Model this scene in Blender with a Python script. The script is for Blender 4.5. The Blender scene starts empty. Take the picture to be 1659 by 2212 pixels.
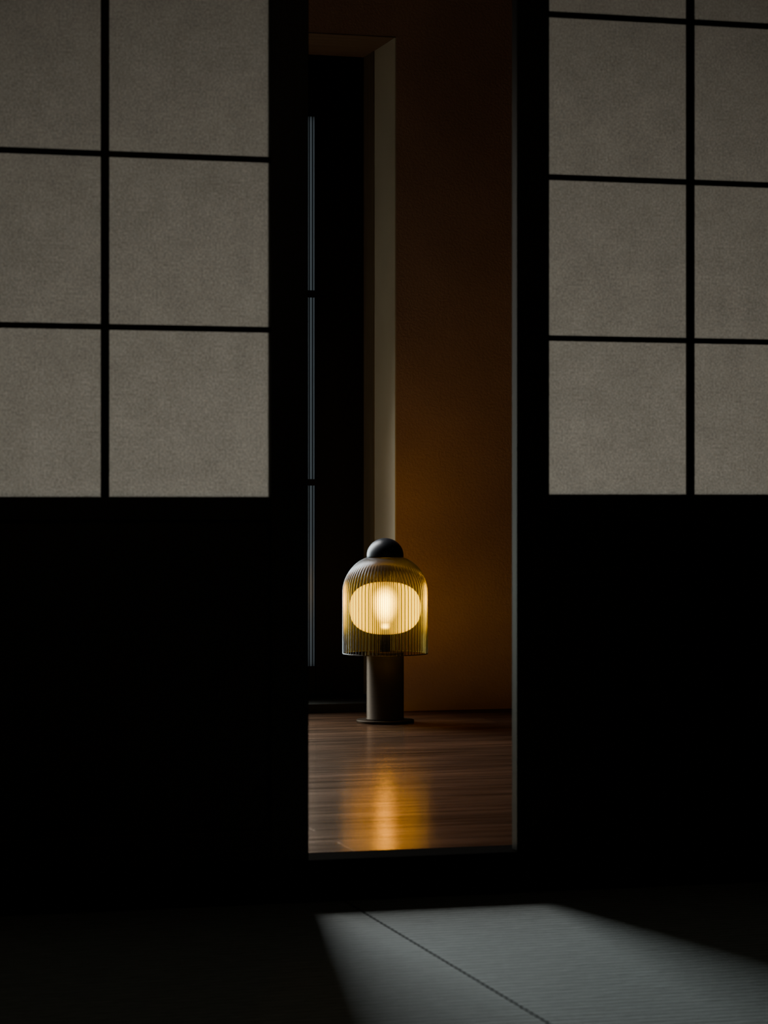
import bpy, bmesh
from math import *
from mathutils import Vector

scene = bpy.context.scene
COL = scene.collection
FZ = 0.0806            # level of the wooden hall floor and the door sill
H = 0.7821; D = 4.7235; YAW = radians(15.8)

# ---------------------------------------------------------------- materials
def new_mat(name):
    m = bpy.data.materials.new(name); m.use_nodes = True
    nt = m.node_tree; nt.nodes.clear()
    out = nt.nodes.new('ShaderNodeOutputMaterial')
    return m, nt, out

def N(nt, t, **kw):
    n = nt.nodes.new(t)
    for k, v in kw.items():
        if k in n.inputs: n.inputs[k].default_value = v
        else: setattr(n, k, v)
    return n

def ramp(nt, fac, stops):
    r = nt.nodes.new('ShaderNodeValToRGB')
    el = r.color_ramp.elements
    while len(el) < len(stops): el.new(0.5)
    for e, (p, c) in zip(el, stops):
        if not isinstance(c, tuple): c = (c, c, c)
        e.position = p; e.color = (*c, 1) if len(c) == 3 else c
    nt.links.new(fac, r.inputs[0]); return r.outputs[0]

def coords(nt, scale=(1, 1, 1), rot=(0, 0, 0)):
    tc = nt.nodes.new('ShaderNodeTexCoord'); mp = nt.nodes.new('ShaderNodeMapping')
    mp.inputs['Scale'].default_value = scale; mp.inputs['Rotation'].default_value = rot
    nt.links.new(tc.outputs['Object'], mp.inputs[0]); return mp.outputs[0]

def bump(nt, h, strength, dist=0.001):
    b = N(nt, 'ShaderNodeBump', Strength=strength, Distance=dist)
    nt.links.new(h, b.inputs['Height']); return b.outputs[0]

def mixs(nt, fac, a, b):
    s = nt.nodes.new('ShaderNodeMixShader')
    if isinstance(fac, (int, float)): s.inputs[0].default_value = fac
    else: nt.links.new(fac, s.inputs[0])
    nt.links.new(a, s.inputs[1]); nt.links.new(b, s.inputs[2]); return s.outputs[0]

def wood(name, c1, c2, rough, axis='Z', gloss=0.03, bs=0.3):
    """dark oiled wood: diffuse body with a faint constant sheen"""
    m, nt, out = new_mat(name)
    sc = {'Z': (45, 45, 2.5), 'X': (2.5, 45, 45), 'Y': (45, 2.5, 45)}[axis]
    v = coords(nt, sc)
    n = N(nt, 'ShaderNodeTexNoise', Scale=1.0, Detail=6.0, Roughness=0.6)
    nt.links.new(v, n.inputs['Vector'])
    d = N(nt, 'ShaderNodeBsdfDiffuse'); g = N(nt, 'ShaderNodeBsdfGlossy', Roughness=rough)
    g.inputs[0].default_value = (1, 0.95, 0.85, 1)
    nt.links.new(ramp(nt, n.outputs[0], [(0.3, c1), (0.7, c2)]), d.inputs[0])
    b = bump(nt, n.outputs[0], bs)
    nt.links.new(b, d.inputs['Normal']); nt.links.new(b, g.inputs['Normal'])
    nt.links.new(mixs(nt, gloss, d.outputs[0], g.outputs[0]), out.inputs[0]); return m

def plaster(name, c1, c2, rough=0.9, bs=0.4):
    m, nt, out = new_mat(name)
    v = coords(nt)
    big = N(nt, 'ShaderNodeTexNoise', Scale=2.2, Detail=5.0); nt.links.new(v, big.inputs['Vector'])
    fine = N(nt, 'ShaderNodeTexNoise', Scale=140.0, Detail=4.0); nt.links.new(v, fine.inputs['Vector'])
    p = N(nt, 'ShaderNodeBsdfPrincipled', Roughness=rough)
    p.inputs['Specular IOR Level'].default_value = 0.1
    nt.links.new(ramp(nt, big.outputs[0], [(0.3, c1), (0.7, c2)]), p.inputs['Base Color'])
    nt.links.new(bump(nt, fine.outputs[0], bs, 0.002), p.inputs['Normal'])
    nt.links.new(p.outputs[0], out.inputs[0]); return m

M_door = wood('black_stained_wood', (0.006, 0.005, 0.0045), (0.014, 0.011, 0.009), 0.5, gloss=0.033)
M_lat = wood('dark_lattice_wood', (0.006, 0.005, 0.0045), (0.013, 0.010, 0.008), 0.6, 'X', 0.02)
M_sill = wood('dark_sill_wood', (0.003, 0.0027, 0.0024), (0.006, 0.005, 0.0045), 0.7, 'X', 0.002)
M_ceil = wood('dark_ceiling_boards', (0.006, 0.0045, 0.003), (0.012, 0.009, 0.006), 0.7, 'X', 0.02)
M_jamb_shade = wood('jamb_shade_brown', (0.11, 0.084, 0.052), (0.16, 0.122, 0.077), 0.6, 'Z', 0.01)  # reveal's inner shade put in as a darker brown
M_soffit_shade = wood('soffit_shade_brown', (0.12, 0.078, 0.046), (0.16, 0.104, 0.062), 0.6, 'X', 0.01)  # dimness of the soffit painted in, browner and darker than the reveal
M_wall = plaster('ochre_earth_plaster', (0.27, 0.170, 0.110), (0.385, 0.246, 0.160), 0.9, 1.0)
M_room = plaster('dark_earth_plaster', (0.045, 0.035, 0.026), (0.06, 0.048, 0.036))
M_reveal = plaster('olive_plaster_reveal', (0.47, 0.43, 0.32), (0.54, 0.50, 0.375), 0.9, 0.15)
M_wframe = wood('black_window_frame', (0.003, 0.0027, 0.0024), (0.006, 0.005, 0.004), 0.7, 'Z', 0.01)

# paper
m, nt, out = new_mat('shoji_paper'); M_paper = m
v = coords(nt, (1, 1, 1))
n1 = N(nt, 'ShaderNodeTexNoise', Scale=15.0, Detail=12.0, Roughness=0.8); nt.links.new(v, n1.inputs['Vector'])
v2 = coords(nt, (260, 1, 220))
n2 = N(nt, 'ShaderNodeTexNoise', Scale=1.0, Detail=4.0); nt.links.new(v2, n2.inputs['Vector'])
mx = N(nt, 'ShaderNodeMix', data_type='FLOAT'); mx.inputs[0].default_value = 0.7
nt.links.new(n1.outputs[0], mx.inputs[2]); nt.links.new(n2.outputs[0], mx.inputs[3])
colr = ramp(nt, mx.outputs[0], [(0.3, (0.218, 0.202, 0.180)), (0.7, (0.415, 0.388, 0.350))])
tr = nt.nodes.new('ShaderNodeBsdfTranslucent'); nt.links.new(colr, tr.inputs[0])
df = N(nt, 'ShaderNodeBsdfDiffuse'); df.inputs[0].default_value = (0.05, 0.045, 0.04, 1)
ad = nt.nodes.new('ShaderNodeAddShader')
nt.links.new(tr.outputs[0], ad.inputs[0]); nt.links.new(df.outputs[0], ad.inputs[1])
nt.links.new(ad.outputs[0], out.inputs[0])

# tatami
m, nt, out = new_mat('woven_rush_tatami'); M_tatami = m
v = coords(nt)
wv = N(nt, 'ShaderNodeTexWave', Scale=13.0, Distortion=1.2, Detail=4.0); wv.bands_direction = 'Y'
wv.inputs['Detail Scale'].default_value = 2.5
nt.links.new(v, wv.inputs['Vector'])
vn = coords(nt, (8, 70, 1))
ns = N(nt, 'ShaderNodeTexNoise', Scale=1.5, Detail=6.0, Roughness=0.7); nt.links.new(vn, ns.inputs['Vector'])
a = N(nt, 'ShaderNodeMix', data_type='FLOAT'); a.inputs[0].default_value = 0.45
nt.links.new(wv.outputs[1], a.inputs[2]); nt.links.new(ns.outputs[0], a.inputs[3])
p = N(nt, 'ShaderNodeBsdfPrincipled', Roughness=0.8)
p.inputs['Specular IOR Level'].default_value = 0.08
nt.links.new(ramp(nt, a.outputs[0], [(0.2, (0.055, 0.065, 0.063)), (0.8, (0.35, 0.405, 0.392))]), p.inputs['Base Color'])
nt.links.new(bump(nt, wv.outputs[1], 0.5, 0.0025), p.inputs['Normal'])
nt.links.new(p.outputs[0], out.inputs[0])

# glossy plank floor (brick pattern = planks running along X)
m, nt, out = new_mat('polished_plank_floor'); M_floor = m
v = coords(nt)
br = N(nt, 'ShaderNodeTexBrick', Scale=1.0); br.offset = 0.37
br.inputs['Mortar Size'].default_value = 0.0025
br.inputs['Brick Width'].default_value = 1.9; br.inputs['Row Height'].default_value = 0.18
br.inputs['Color1'].default_value = (0.5, 0.5, 0.5, 1); br.inputs['Color2'].default_value = (1, 1, 1, 1)
br.inputs['Mortar'].default_value = (0.08, 0.08, 0.08, 1)
nt.links.new(v, br.inputs['Vector'])
vg = coords(nt, (2.5, 32, 1))
g = N(nt, 'ShaderNodeTexNoise', Scale=1.0, Detail=8.0, Roughness=0.7); nt.links.new(vg, g.inputs['Vector'])
wc = ramp(nt, g.outputs[0], [(0.35, (0.006, 0.0027, 0.0014)), (0.65, (0.036, 0.0150, 0.0072))])
mm = N(nt, 'ShaderNodeMix', data_type='RGBA', blend_type='MULTIPLY'); mm.inputs[0].default_value = 1
nt.links.new(wc, mm.inputs[6]); nt.links.new(br.outputs[0], mm.inputs[7])
d = N(nt, 'ShaderNodeBsdfDiffuse'); nt.links.new(mm.outputs[2], d.inputs[0])
gl = N(nt, 'ShaderNodeBsdfGlossy')
gt = N(nt, 'ShaderNodeMix', data_type='RGBA', blend_type='MULTIPLY'); gt.inputs[0].default_value = 0.35
nt.links.new(ramp(nt, g.outputs[0], [(0.35, (0.56, 0.41, 0.30)), (0.65, (0.95, 0.71, 0.54))]), gt.inputs[6])
nt.links.new(br.outputs[0], gt.inputs[7]); nt.links.new(gt.outputs[2], gl.inputs[0])
rr = N(nt, 'ShaderNodeMapRange'); rr.inputs[3].default_value = 0.15; rr.inputs[4].default_value = 0.22
nt.links.new(g.outputs[0], rr.inputs[0]); nt.links.new(rr.outputs[0], gl.inputs['Roughness'])
hh = N(nt, 'ShaderNodeMath', operation='MULTIPLY_ADD'); hh.inputs[1].default_value = 0.15
nt.links.new(g.outputs[0], hh.inputs[0]); nt.links.new(br.outputs[0], hh.inputs[2])
bp = bump(nt, hh.outputs[0], 0.2, 0.001)
nt.links.new(bp, d.inputs['Normal']); nt.links.new(bp, gl.inputs['Normal'])
nt.links.new(mixs(nt, 0.37, d.outputs[0], gl.outputs[0]), out.inputs[0])

# lamp metal
m, nt, out = new_mat('brushed_dark_bronze'); M_metal = m
v = coords(nt, (6, 6, 400))
g = N(nt, 'ShaderNodeTexNoise', Scale=1.0, Detail=4.0); nt.links.new(v, g.inputs['Vector'])
d = N(nt, 'ShaderNodeBsdfDiffuse'); gl = N(nt, 'ShaderNodeBsdfGlossy', Roughness=0.38)
gl.inputs[0].default_value = (0.8, 0.6, 0.46, 1)
nt.links.new(ramp(nt, g.outputs[0], [(0.3, (0.005, 0.0035, 0.0025)), (0.7, (0.009, 0.0062, 0.0045))]), d.inputs[0])
bp = bump(nt, g.outputs[0], 0.15, 0.0005)
nt.links.new(bp, d.inputs['Normal']); nt.links.new(bp, gl.inputs['Normal'])
nt.links.new(mixs(nt, 0.013, d.outputs[0], gl.outputs[0]), out.inputs[0])

m, nt, out = new_mat('satin_black_metal'); M_cap = m
v = coords(nt); g = N(nt, 'ShaderNodeTexNoise', Scale=300.0); nt.links.new(v, g.inputs['Vector'])
p = N(nt, 'ShaderNodeBsdfPrincipled', Metallic=0.0, Roughness=0.4); p.inputs['Base Color'].default_value = (0.005, 0.0065, 0.010, 1)
p.inputs['Specular IOR Level'].default_value = 0.22
nt.links.new(bump(nt, g.outputs[0], 0.1, 0.0005), p.inputs['Normal']); nt.links.new(p.outputs[0], out.inputs[0])

# reeded smoky glass
m, nt, out = new_mat('reeded_smoky_glass'); M_glass = m
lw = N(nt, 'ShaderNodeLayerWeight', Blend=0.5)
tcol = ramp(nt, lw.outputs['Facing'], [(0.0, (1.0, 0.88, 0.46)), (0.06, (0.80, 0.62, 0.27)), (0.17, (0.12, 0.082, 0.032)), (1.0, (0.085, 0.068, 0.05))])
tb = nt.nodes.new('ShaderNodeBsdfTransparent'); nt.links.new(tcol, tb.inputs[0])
df = N(nt, 'ShaderNodeBsdfDiffuse'); df.inputs[0].default_value = (0.080, 0.080, 0.080, 1)
tl = N(nt, 'ShaderNodeBsdfTranslucent'); tl.inputs[0].default_value = (0.005, 0.004, 0.003, 1)
body = mixs(nt, 0.35, df.outputs[0], tl.outputs[0])
base = mixs(nt, 0.30, tb.outputs[0], body)
gl = N(nt, 'ShaderNodeBsdfGlossy', Roughness=0.3); gl.inputs[0].default_value = (0.36, 0.37, 0.38, 1)
fr = N(nt, 'ShaderNodeFresnel', IOR=1.4)
nt.links.new(mixs(nt, fr.outputs[0], base, gl.outputs[0]), out.inputs[0])

# inner glass globe, glowing
m, nt, out = new_mat('glowing_yellow_glass'); M_globe = m
em = N(nt, 'ShaderNodeEmission', Strength=6.5); em.inputs[0].default_value = (1.0, 0.65, 0.0, 1)
tb = nt.nodes.new('ShaderNodeBsdfTransparent'); tb.inputs[0].default_value = (1, 0.80, 0.15, 1)
lw = N(nt, 'ShaderNodeLayerWeight', Blend=0.5)
fc = ramp(nt, lw.outputs['Facing'], [(0.0, 0.40), (0.55, 0.42), (0.8, 0.55), (1.0, 0.85)])
nt.links.new(mixs(nt, fc, em.outputs[0], tb.outputs[0]), out.inputs[0])

# bulb: soft-edged glow of a frosted bulb
m, nt, out = new_mat('lit_frosted_bulb'); M_bulb = m
em = N(nt, 'ShaderNodeEmission', Strength=260.0); em.inputs[0].default_value = (1.0, 0.84, 0.22, 1)
tb = nt.nodes.new('ShaderNodeBsdfTransparent')
lw = N(nt, 'ShaderNodeLayerWeight', Blend=0.5)
fc = ramp(nt, lw.outputs['Facing'], [(0.0, 0.2), (0.05, 0.62), (0.13, 0.84), (0.3, 0.955), (0.5, 0.99), (0.8, 1.0)])
nt.links.new(mixs(nt, fc, em.outputs[0], tb.outputs[0]), out.inputs[0])

# window glass (frosted reeded)
m, nt, out = new_mat('frosted_reeded_window_glass'); M_wglass = m
v = coords(nt)
wv = N(nt, 'ShaderNodeTexWave', Scale=30.0); wv.bands_direction = 'X'; nt.links.new(v, wv.inputs['Vector'])
tr = nt.nodes.new('ShaderNodeBsdfTranslucent')
nt.links.new(ramp(nt, wv.outputs[1], [(0.3, (0.07, 0.077, 0.080)), (0.85, (0.50, 0.535, 0.55))]), tr.inputs[0])
gl = N(nt, 'ShaderNodeBsdfGlossy', Roughness=0.2)
nt.links.new(mixs(nt, 0.04, tr.outputs[0], gl.outputs[0]), out.inputs[0])

# ---------------------------------------------------------------- geometry helpers
def boxes_obj(name, boxes, mat, bevel=0.0, parent=None, kind=None, origin=None):
    bm = bmesh.new()
    if origin is None:
        b = boxes[0]
        if parent is not None: origin = parent['_o']
        else: origin = ((b[0]+b[1])/2, (b[2]+b[3])/2, min(x[4] for x in boxes))
    ox, oy, oz = origin
    for (x0, x1, y0, y1, z0, z1) in boxes:
        vs = [bm.verts.new((x-ox, y-oy, z-oz)) for z in (z0, z1) for x, y in ((x0, y0), (x1, y0), (x1, y1), (x0, y1))]
        for f in ((3, 2, 1, 0), (4, 5, 6, 7), (0, 1, 5, 4), (1, 2, 6, 5), (2, 3, 7, 6), (3, 0, 4, 7)):
            bm.faces.new([vs[i] for i in f])
    me = bpy.data.meshes.new(name); bm.to_mesh(me); bm.free()
    o = bpy.data.objects.new(name, me); COL.objects.link(o); me.materials.append(mat)
    if parent is None: o.location = origin
    else: o.parent = parent
    o['_o'] = list(origin)
    if bevel:
        md = o.modifiers.new('bevel', 'BEVEL'); md.width = bevel; md.segments = 2; md.limit_method = 'ANGLE'
    if kind: o['kind'] = kind
    return o

def lathe(name, prof, mat, seg=96, parent=None, rib=None, smooth=True):
    """prof: list of (r,z); rib: (count, amp function of height)"""
    bm = bmesh.new(); rings = []
    for i, (r, z) in enumerate(prof):
        if r < 1e-5: rings.append([bm.verts.new((0, 0, z))]); continue
        ring = []
        for k in range(seg):
            a = 2*pi*k/seg
            rr = r + (rib[1](z)*cos(rib[0]*a) if rib else 0)
            ring.append(bm.verts.new((rr*cos(a), rr*sin(a), z)))
        rings.append(ring)
    for A, B in zip(rings, rings[1:]):
        for k in range(seg):
            k2 = (k+1) % seg
            if len(A) == 1 and len(B) == 1: continue
            if len(A) == 1: bm.faces.new((A[0], B[k2], B[k]))
            elif len(B) == 1: bm.faces.new((A[k], A[k2], B[0]))
            else: bm.faces.new((A[k], A[k2], B[k2], B[k]))
    bmesh.ops.recalc_face_normals(bm, faces=bm.faces)
    me = bpy.data.meshes.new(name); bm.to_mesh(me); bm.free()
    if smooth:
        for p in me.polygons: p.use_smooth = True
    me.materials.append(mat)
    o = bpy.data.objects.new(name, me); COL.objects.link(o)
    if parent: o.parent = parent
    return o

# ---------------------------------------------------------------- room shells
XL, XR = -1.476, 3.984
YB = -5.47
SY = -0.006            # front face of the sill
ZC = 2.62
boxes_obj('floor', [(XL-0.1, XR+0.1, YB-0.1, SY, -0.15, -0.05)], M_sill, kind='structure')
boxes_obj('wall_south', [(XL-0.1, XR+0.1, YB-0.1, YB, -0.05, ZC)], M_room, kind='structure')
boxes_obj('wall_west', [(XL-0.1, XL, YB, 0.1, -0.05, ZC)], M_room, kind='structure')
boxes_obj('wall_east', [(XR, XR+0.1, YB, 0.1, -0.05, ZC)], M_room, kind='structure')
boxes_obj('ceiling', [(XL-0.1, XR+0.1, YB-0.1, 0.1, ZC, ZC+0.08)], M_ceil, kind='structure')

DOORX = [(-1.035, 0.083), (0.068, 1.1844), (1.6125, 2.676), (2.661, 3.745)]
# wall holding the doors
boxes_obj('wall_partition', [(XL, DOORX[0][0]-0.06, 0.0, 0.1, FZ, ZC), (DOORX[3][1]+0.06, XR, 0.0, 0.1, FZ, ZC),
                             (DOORX[0][0]-0.06, DOORX[3][1]+0.06, 0.0, 0.1, 2.24, ZC)], M_room, kind='structure')
boxes_obj('trim_1', [(XL, XR, SY, 0.1, -0.05, FZ)], M_sill, 0.004, kind='structure')
boxes_obj('trim_2', [(DOORX[0][0]-0.06, DOORX[3][1]+0.06, -0.02, 0.12, 2.14, 2.24)], M_door, 0.003, kind='structure')
boxes_obj('trim_3', [(DOORX[0][0]-0.06, DOORX[0][0], -0.005, 0.11, FZ, 2.14)], M_door, 0.003, kind='structure')
boxes_obj('trim_4', [(DOORX[3][1], DOORX[3][1]+0.06, -0.005, 0.11, FZ, 2.14)], M_door, 0.003, kind='structure')

# hall
HL, HR, HY, HC = -1.3, 3.9, 3.25, 2.66
RX0, RX1, RZ = 0.80, 2.2937, 2.316     # recess of the window
WY = 3.63
boxes_obj('floor_hall', [(HL-0.1, HR+0.1, 0.1, HY, -0.05, FZ)], M_floor, kind='structure')
boxes_obj('wall_north', [(HL, RX0-0.004, HY, 3.8, FZ-0.13, HC), (RX1+0.004, HR, HY, 3.8, FZ-0.13, HC),
                         (RX0-0.004, RX1+0.004, HY, 3.8, RZ+0.004, HC)], M_wall, kind='structure')
boxes_obj('wall_hall_west', [(HL-0.1, HL, 0.1, 3.8, -0.05, HC)], M_wall, kind='structure')
boxes_obj('wall_hall_east', [(HR, HR+0.1, 0.1, 3.8, -0.05, HC)], M_wall, kind='structure')
boxes_obj('ceiling_hall', [(HL-0.1, HR+0.1, 0.1, 3.8, HC, HC+0.08)], M_ceil, kind='structure')
boxes_obj('trim_5', [(RX1, RX1+0.004, HY-0.0005, WY, FZ, RZ), (RX0-0.004, RX0, HY-0.0005, WY, FZ, RZ)], M_reveal, kind='structure')
boxes_obj('trim_8', [(RX0-0.004, RX1+0.004, HY-0.0005, WY, RZ, RZ+0.004)], M_soffit_shade, kind='structure')
boxes_obj('trim_6', [(RX0, RX1, HY, WY+0.06, FZ-0.13, FZ+0.03)], M_wframe, 0.003, kind='structure')
# thin brown strips painting shade onto the inner part of the reveal
LY = 3.50
boxes_obj('jamb_shade_strip', [(RX1-0.003, RX1, LY, WY, FZ+0.03, RZ), (RX0, RX0+0.003, LY, WY, FZ+0.03, RZ)], M_jamb_shade, kind='structure')

# window in the recess
wy0, wy1 = WY, WY+0.05
G0, G1 = 0.90, 2.120
zb, zt = 0.208, 2.106
win = boxes_obj('window_1', [(G1, RX1, wy0, wy1, FZ+0.03, RZ), (RX0, G0, wy0, wy1, FZ+0.03, RZ),
                             (G0, G1, wy0, wy1, FZ+0.03, zb), (G0, G1, wy0, wy1, zt, RZ)], M_wframe, 0.003, kind='structure')
win['label'] = 'black-framed window with frosted reeded glass set in a deep recess'
boxes_obj('glass_pane', [(G0, G1, wy0+0.02, wy0+0.024, zb, zt)], M_wglass, parent=win)
mb = [(G0, G1, wy0-0.022, wy0+0.018, z-0.011, z+0.011) for z in (0.8427, 1.4916)]
mb += [(x-0.009, x+0.009, wy0-0.022, wy0+0.018, zb, zt) for x in (1.30, 1.70)]
boxes_obj('muntin', mb, M_wframe, 0.002, parent=win)

# ---------------------------------------------------------------- shoji doors
def shoji(n, x0, x1, y0, rows, xm, stile_l, stile_r, label):
    y1 = y0+0.033; z0, z1 = FZ+0.001, 2.139
    pb = rows[0]; pt = 2.079
    o = boxes_obj('door_%d' % n, [(x0, x0+stile_l, y0, y1, z0, z1), (x1-stile_r, x1, y0, y1, z0, z1),
        (x0+stile_l, x1-stile_r, y0, y1, pt, z1), (x0+stile_l, x1-stile_r, y0, y1, pb-0.045, pb),
        (x0+stile_l, x1-stile_r, y0, y1, z0, z0+0.06)], M_door, 0.0015, kind='structure')
    o['label'] = label
    xa, xb = x0+stile_l, x1-stile_r
    lat = [(xa, xb, y0+0.008, y0+0.018, z-0.0055, z+0.0055) for z in rows[1:]]
    lat += [(x-0.0076, x+0.0076, y0+0.006, y0+0.018, pb, pt) for x in xm]
    boxes_obj('lattice', lat, M_lat, 0.001, parent=o)
    boxes_obj('paper_screen', [(xa, xb, y0+0.0185, y0+0.0190, pb, pt)], M_paper, parent=o)
    boxes_obj('lower_panel', [(xa, xb, y0+0.012, y0+0.022, z0+0.06, pb-0.045)], M_door, parent=o)
lab = 'sliding door with black wooden lattice, translucent paper and solid lower panel'
shoji(1, *DOORX[0], 0.045, [0.788, 1.1126, 1.443, 1.765], [-0.64, -0.318], 0.075, 0.075, lab)
shoji(2, *DOORX[1], 0.0, [0.788, 1.1126, 1.443, 1.773], [0.465, 0.7866], 0.075, 0.0759, lab)
shoji(3, *DOORX[2], 0.0, [0.7932, 1.107, 1.4302, 1.757], [1.9891, 2.2974], 0.0683, 0.070, lab)
shoji(4, *DOORX[3], 0.045, [0.7932, 1.107, 1.4302, 1.757], [3.042, 3.36], 0.070, 0.070, lab)

# ---------------------------------------------------------------- tatami mats
me0 = None
xs = [XL + 0.91*k for k in range(6)]
for j in range(3):
    for i, x in enumerate(xs):
        cx, cy = x+0.455, SY-0.001-0.91-1.82*j
        if me0 is None:
            bm = bmesh.new(); bmesh.ops.create_cube(bm, size=1)
            for v_ in bm.verts: v_.co = Vector((v_.co.x*0.9075, v_.co.y*1.817, v_.co.z*0.05-0.025))
            bmesh.ops.bevel(bm, geom=bm.edges[:], offset=0.002, segments=3, affect='EDGES', profile=0.5)
            me0 = bpy.data.meshes.new('tatami_mat'); bm.to_mesh(me0); bm.free(); me0.materials.append(M_tatami)
            me0.materials.append(M_sill)
            for p_ in me0.polygons:
                if abs(p_.normal.z) < 0.95: p_.material_index = 1
        o = bpy.data.objects.new('tatami_mat', me0); COL.objects.link(o)
        o.location = (cx, cy, 0)
        o['label'] = 'borderless woven rush tatami mat laid edge to edge on the floor'
        o['category'] = 'tatami mat'; o['group'] = 'tatami mats covering the room floor'

# ---------------------------------------------------------------- lamp
lamp = bpy.data.objects.new('floor_lamp', None); COL.objects.link(lamp)
lamp.location = (2.1523, 2.869, FZ); lamp.empty_display_size = 0.1
lamp['label'] = 'glowing lamp, ribbed smoky glass dome on dark bronze column'
lamp['category'] = 'lamp'
lathe('base', [(0, 0), (0.089, 0), (0.091, 0.0015), (0.091, 0.0075), (0.0895, 0.009), (0.0, 0.0095)], M_metal, 128, lamp)['label'] = 'flat round dark bronze base plate'
lathe('column', [(0, 0.009), (0.061, 0.009), (0.061, 0.012), (0.059, 0.0135), (0.059, 0.220), (0.0575, 0.2225), (0, 0.223)], M_metal, 128, lamp)['label'] = 'thick brushed dark bronze cylindrical column'
lathe('socket', [(0, 0.223), (0.016, 0.223), (0.016, 0.270), (0.014, 0.282), (0.014, 0.292), (0, 0.292)], M_cap, 48, lamp)
# dome profile
R = 0.1325; pr = []
z0, zs, zt2, rt = 0.2165, 0.408, 0.523, 0.035
pr.append((R-0.0025, z0+0.001)); pr.append((R, z0)); 
for k in range(13): pr.append((R, z0+0.003+(zs-z0-0.003)*k/12))
for k in range(1, 41):
    a = (pi/2)*k/40
    pr.append((rt+(R-rt)*cos(a), zs+(zt2-zs)*sin(a)))
def amp(z):
    t = max(0.0, min(1.0, (0.505-z)/0.085))
    return 0.0026*t*t*(3-2*t)
dome = lathe('lamp_shade', pr, M_glass, 816, lamp, rib=(68, amp))
dome['label'] = 'smoky glass dome with fine vertical ribs'
lathe('rim_band', [(R-0.0012, z0-0.0005), (R+0.0022, z0-0.0005), (R+0.0022, z0+0.0025), (R-0.0012, z0+0.0025), (R-0.0012, z0-0.0005)], M_glass, 160, lamp)
# inner globe, flattened rounded-square silhouette
pg = []
for k in range(41):
    t = -pi/2+pi*k/40
    e = 2/2.5
    pg.append((0.1125*abs(cos(t))**e, 0.36+0.083*copysign(abs(sin(t))**e, t)))
pg[0] = (0, pg[0][1]); pg[-1] = (0, pg[-1][1])
lathe('inner_globe', pg, M_globe, 96, lamp)['label'] = 'glowing yellow inner glass globe'
pbulb = [(0, 0.290), (0.014, 0.291), (0.020, 0.300)]
for k in range(1, 25):
    t = -pi/2*0.80+(pi/2*1.80)*k/24
    pbulb.append((0.048*cos(t) if k < 24 else 0, 0.380+(0.057 if t > 0 else 0.078)*sin(t)))
lathe('bulb', pbulb, M_bulb, 64, lamp)
# cap
rc = 0.0585
pc = [(0, 0.519), (rc-0.003, 0.519), (rc, 0.521), (rc, 0.526)]
for k in range(1, 21):
    a = (pi/2)*k/20; pc.append((rc*cos(a) if k < 20 else 0, 0.526+0.0555*sin(a)))
lathe('cap', pc, M_cap, 96, lamp)['label'] = 'matte black hemispherical cap'
pl = bpy.data.lights.new('bulb_light', 'POINT'); pl.energy = 6; pl.color = (1.0, 0.55, 0.26); pl.shadow_soft_size = 0.03
plo = bpy.data.objects.new('bulb_light', pl); COL.objects.link(plo); plo.parent = lamp; plo.location = (0, 0, 0.382)

# ---------------------------------------------------------------- lights
def area(name, loc, rot, sx, sy, power, col, spread=pi):
    l = bpy.data.lights.new(name, 'AREA'); l.shape = 'RECTANGLE'; l.size = sx; l.size_y = sy
    l.energy = power; l.color = col; l.spread = spread
    o = bpy.data.objects.new(name, l); COL.objects.link(o); o.location = loc; o.rotation_euler = rot; return o
# daylight entering obliquely downward through the three rows of window panes
strips = [(zb, 0.515, 20, 18, 100, (0.81, 0.98, 0.99)), (0.525, 0.828, 18, 24, 102, (0.84, 0.98, 0.99)),
          (0.858, 1.163, 15.5, 30, 112, (0.89, 0.97, 0.99)), (1.173, 1.477, 13.5, 34, 110, (0.93, 0.97, 0.98)),
          (1.507, 1.80, 11.5, 38, 96, (0.98, 0.97, 0.96)), (1.81, zt, 10, 40, 80, (1.0, 0.97, 0.93))]
for z_a, z_b, pw, tilt, sprd, colr in strips:
    area('window_daylight', ((0.90+1.86)/2, WY-0.10, (z_a+z_b)/2), (-pi/2+radians(tilt), 0, 0), 0.96, (z_b-z_a), pw, colr, radians(sprd))
# outdoor daylight behind the frosted glass
area('outdoor_daylight', ((G0+G1)/2, WY+0.20, (zb+zt)/2), (-pi/2, 0, 0), G1-G0+0.3, zt-zb+0.3, 7.0, (0.92, 0.97, 1.0))
# very dim warm fill, an unseen lamp added to lift the dark tatami
cl = bpy.data.lights.new('dim_fill_light', 'POINT'); cl.energy = 9; cl.color = (1.0, 0.82, 0.6); cl.shadow_soft_size = 0.2
clo = bpy.data.objects.new('dim_fill_light', cl); COL.objects.link(clo); clo.location = (0.9, -3.4, 2.3)

w = bpy.data.worlds.new('World'); scene.world = w; w.use_nodes = True
w.node_tree.nodes['Background'].inputs[0].default_value = (0.10, 0.12, 0.15, 1)
w.node_tree.nodes['Background'].inputs[1].default_value = 0.3

# ---------------------------------------------------------------- camera
cd = bpy.data.cameras.new('Camera'); cam = bpy.data.objects.new('Camera', cd); COL.objects.link(cam)
cam.location = (0, -D, H); cam.rotation_euler = (pi/2, 0, -YAW)
cd.sensor_fit = 'VERTICAL'; cd.sensor_height = 36; cd.lens = 5400/2212*36
cd.shift_y = -26/2212
cd.dof.use_dof = True; cd.dof.focus_distance = 7.88; cd.dof.aperture_fstop = 8.0
scene.camera = cam
for o in bpy.data.objects:
    if '_o' in o: del o['_o']
